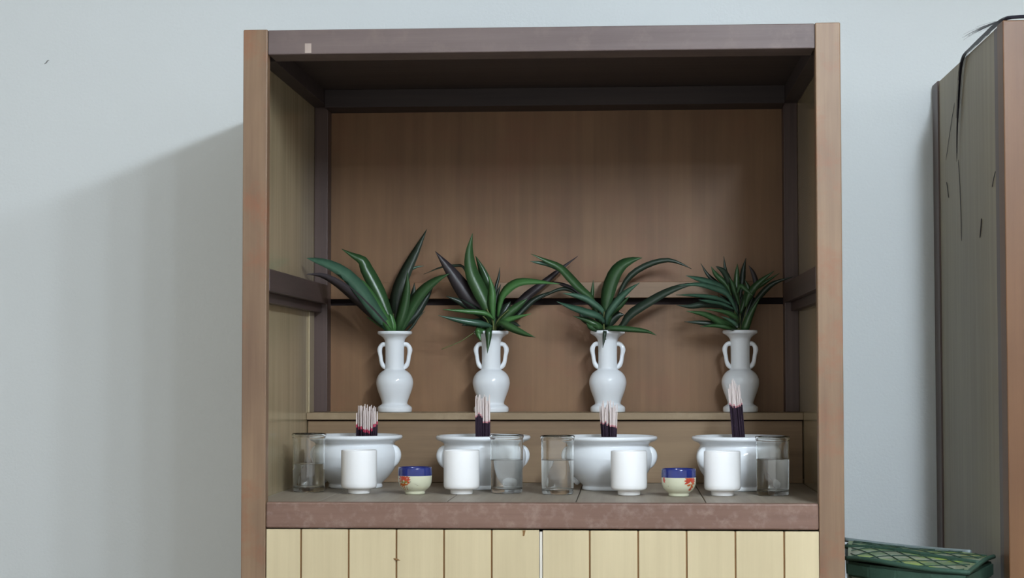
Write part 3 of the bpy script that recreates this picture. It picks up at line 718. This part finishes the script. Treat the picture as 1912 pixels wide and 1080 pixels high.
single([(0.462, 0.645), (0.448, 0.590), (0.440, 0.54), (0.4366, 0.483)], 0.0006)
single([(0.496, 0.763), (0.545, 0.720), (0.605, 0.660)], 0.0005)
single([(0.60, 0.615), (0.590, 0.600), (0.578, 0.580)], 0.0008)
single([(0.228, 0.510), (0.234, 0.495), (0.2465, 0.4747)], 0.0009)
single([(0.092, 0.583), (0.110, 0.570), (0.123, 0.557)], 0.0007)
ob = fin('stray_fibres', bm, 'hair', fb); ob['kind'] = 'stuff'

# ------------------------------------------------------------------ green mesh bag on a pale box
A_, B2, C_, D2 = Vector((0.578, 0.465, 0)), Vector((0.797, 0.105, 0)), Vector((0.716, -0.095, 0)), Vector((0.5385, 0.100, 0))
def prism(bm, q, z0, z1):
    a = [bm.verts.new((p.x, p.y, z0)) for p in q]; b = [bm.verts.new((p.x, p.y, z1)) for p in q]
    bm.faces.new(a[::-1]); bm.faces.new(b); n = len(q)
    for i in range(n): bm.faces.new((a[i], a[(i+1) % n], b[(i+1) % n], b[i]))
BZ1, BZ0 = -0.104, -0.134
cen = (A_+B2+C_+D2)/4
def inset(q, f): return [cen + (p-cen)*f for p in q]
bm = bmesh.new(); prism(bm, inset([A_, B2, C_, D2], 0.97), FZ, BZ0)
bmesh.ops.bevel(bm, geom=list(bm.edges), offset=0.006, segments=2, affect='EDGES')
tag(fin('storage_box', bm, 'box'), 'pale grey storage box under the green mesh bag between cabinets', 'box')
def uv(u_, v_):  # u along the near edge (D->C), v towards the back edge
    p = (D2*(1-u_) + C_*u_)*(1-v_) + (A_*(1-u_) + B2*u_)*v_
    p = p + Vector((0.030, 0.030, 0))*4*u_*(1-u_)*v_ + Vector((-0.018, -0.018, 0))*4*u_*(1-u_)*(1-v_)
    z = BZ1 + 0.010*math.sin(PI*v_)*math.sin(PI*(0.1+0.8*u_)) + 0.004*math.sin(5*u_+3*v_)
    return Vector((p.x, p.y, z))
bag = empty('mesh_bag', (cen.x, cen.y, BZ0), 'dark green bag with a diamond mesh top lying between the cabinets', 'bag')
bm = bmesh.new(); prism(bm, [uv(u_, v_) for u_, v_ in ((0, 0), (0.25, 0), (0.5, 0), (0.75, 0), (1, 0), (1, 1), (0.75, 1), (0.5, 1), (0.25, 1), (0, 1))], BZ0, BZ1-0.004)
bmesh.ops.bevel(bm, geom=list(bm.edges), offset=0.004, segments=2, affect='EDGES')
fin('bag_side', bm, 'bag_dark', bag)
bm = bmesh.new(); n = 16
g = [[bm.verts.new(uv(0.02+0.96*i/n, 0.02+0.96*j/n)) for j in range(n+1)] for i in range(n+1)]
for i in range(n):
    for j in range(n): bm.faces.new((g[i][j], g[i+1][j], g[i+1][j+1], g[i][j+1]))
g2 = [[bm.verts.new(v.co - Vector((0, 0, 0.003))) for v in row] for row in g]
for i in range(n):
    for j in range(n): bm.faces.new((g2[i][j], g2[i][j+1], g2[i+1][j+1], g2[i+1][j]))
fin('printed_sheet', bm, 'bag_top', bag, True)
bm = bmesh.new(); K = 5
for d in range(-K+1, K):
    for sgn in (1, -1):
        pts = []
        for q in range(21):
            t = q/20; u_ = t; v_ = t*1.0 + d/K
            if 0.02 <= v_ <= 0.98 and 0.02 <= u_ <= 0.98:
                pts.append(uv(u_ if sgn > 0 else 1-u_, v_) + Vector((0, 0, 0.0012)))
        if len(pts) > 1: tube(bm, pts, 0.0009, 5)
ob = fin('mesh_cords', bm, 'bag_dark', bag, True); ob['kind'] = 'stuff'
def piping(name, uvs, r_, mat):
    bm = bmesh.new(); tube(bm, catmull([uv(*q) + Vector((0, 0, 0.001)) for q in uvs], 24), r_, 8); fin(name, bm, mat, bag, True)
piping('piping', [(0, 0.01), (0.3, 0.0), (0.7, 0.0), (1, 0.01)], 0.0045, 'bag_dark')
piping('piping', [(1, 0.0), (1.0, 0.3), (1.0, 0.7), (1, 1)], 0.004, 'bag_dark')
piping('piping', [(0.0, 0.42), (0.3, 0.44), (0.7, 0.46), (1, 0.46)], 0.0042, 'bag_dark')
piping('film_edge', [(0.0, 0.99), (0.25, 0.985), (0.5, 0.985), (0.8, 1.0)], 0.0045, 'bag_grey')
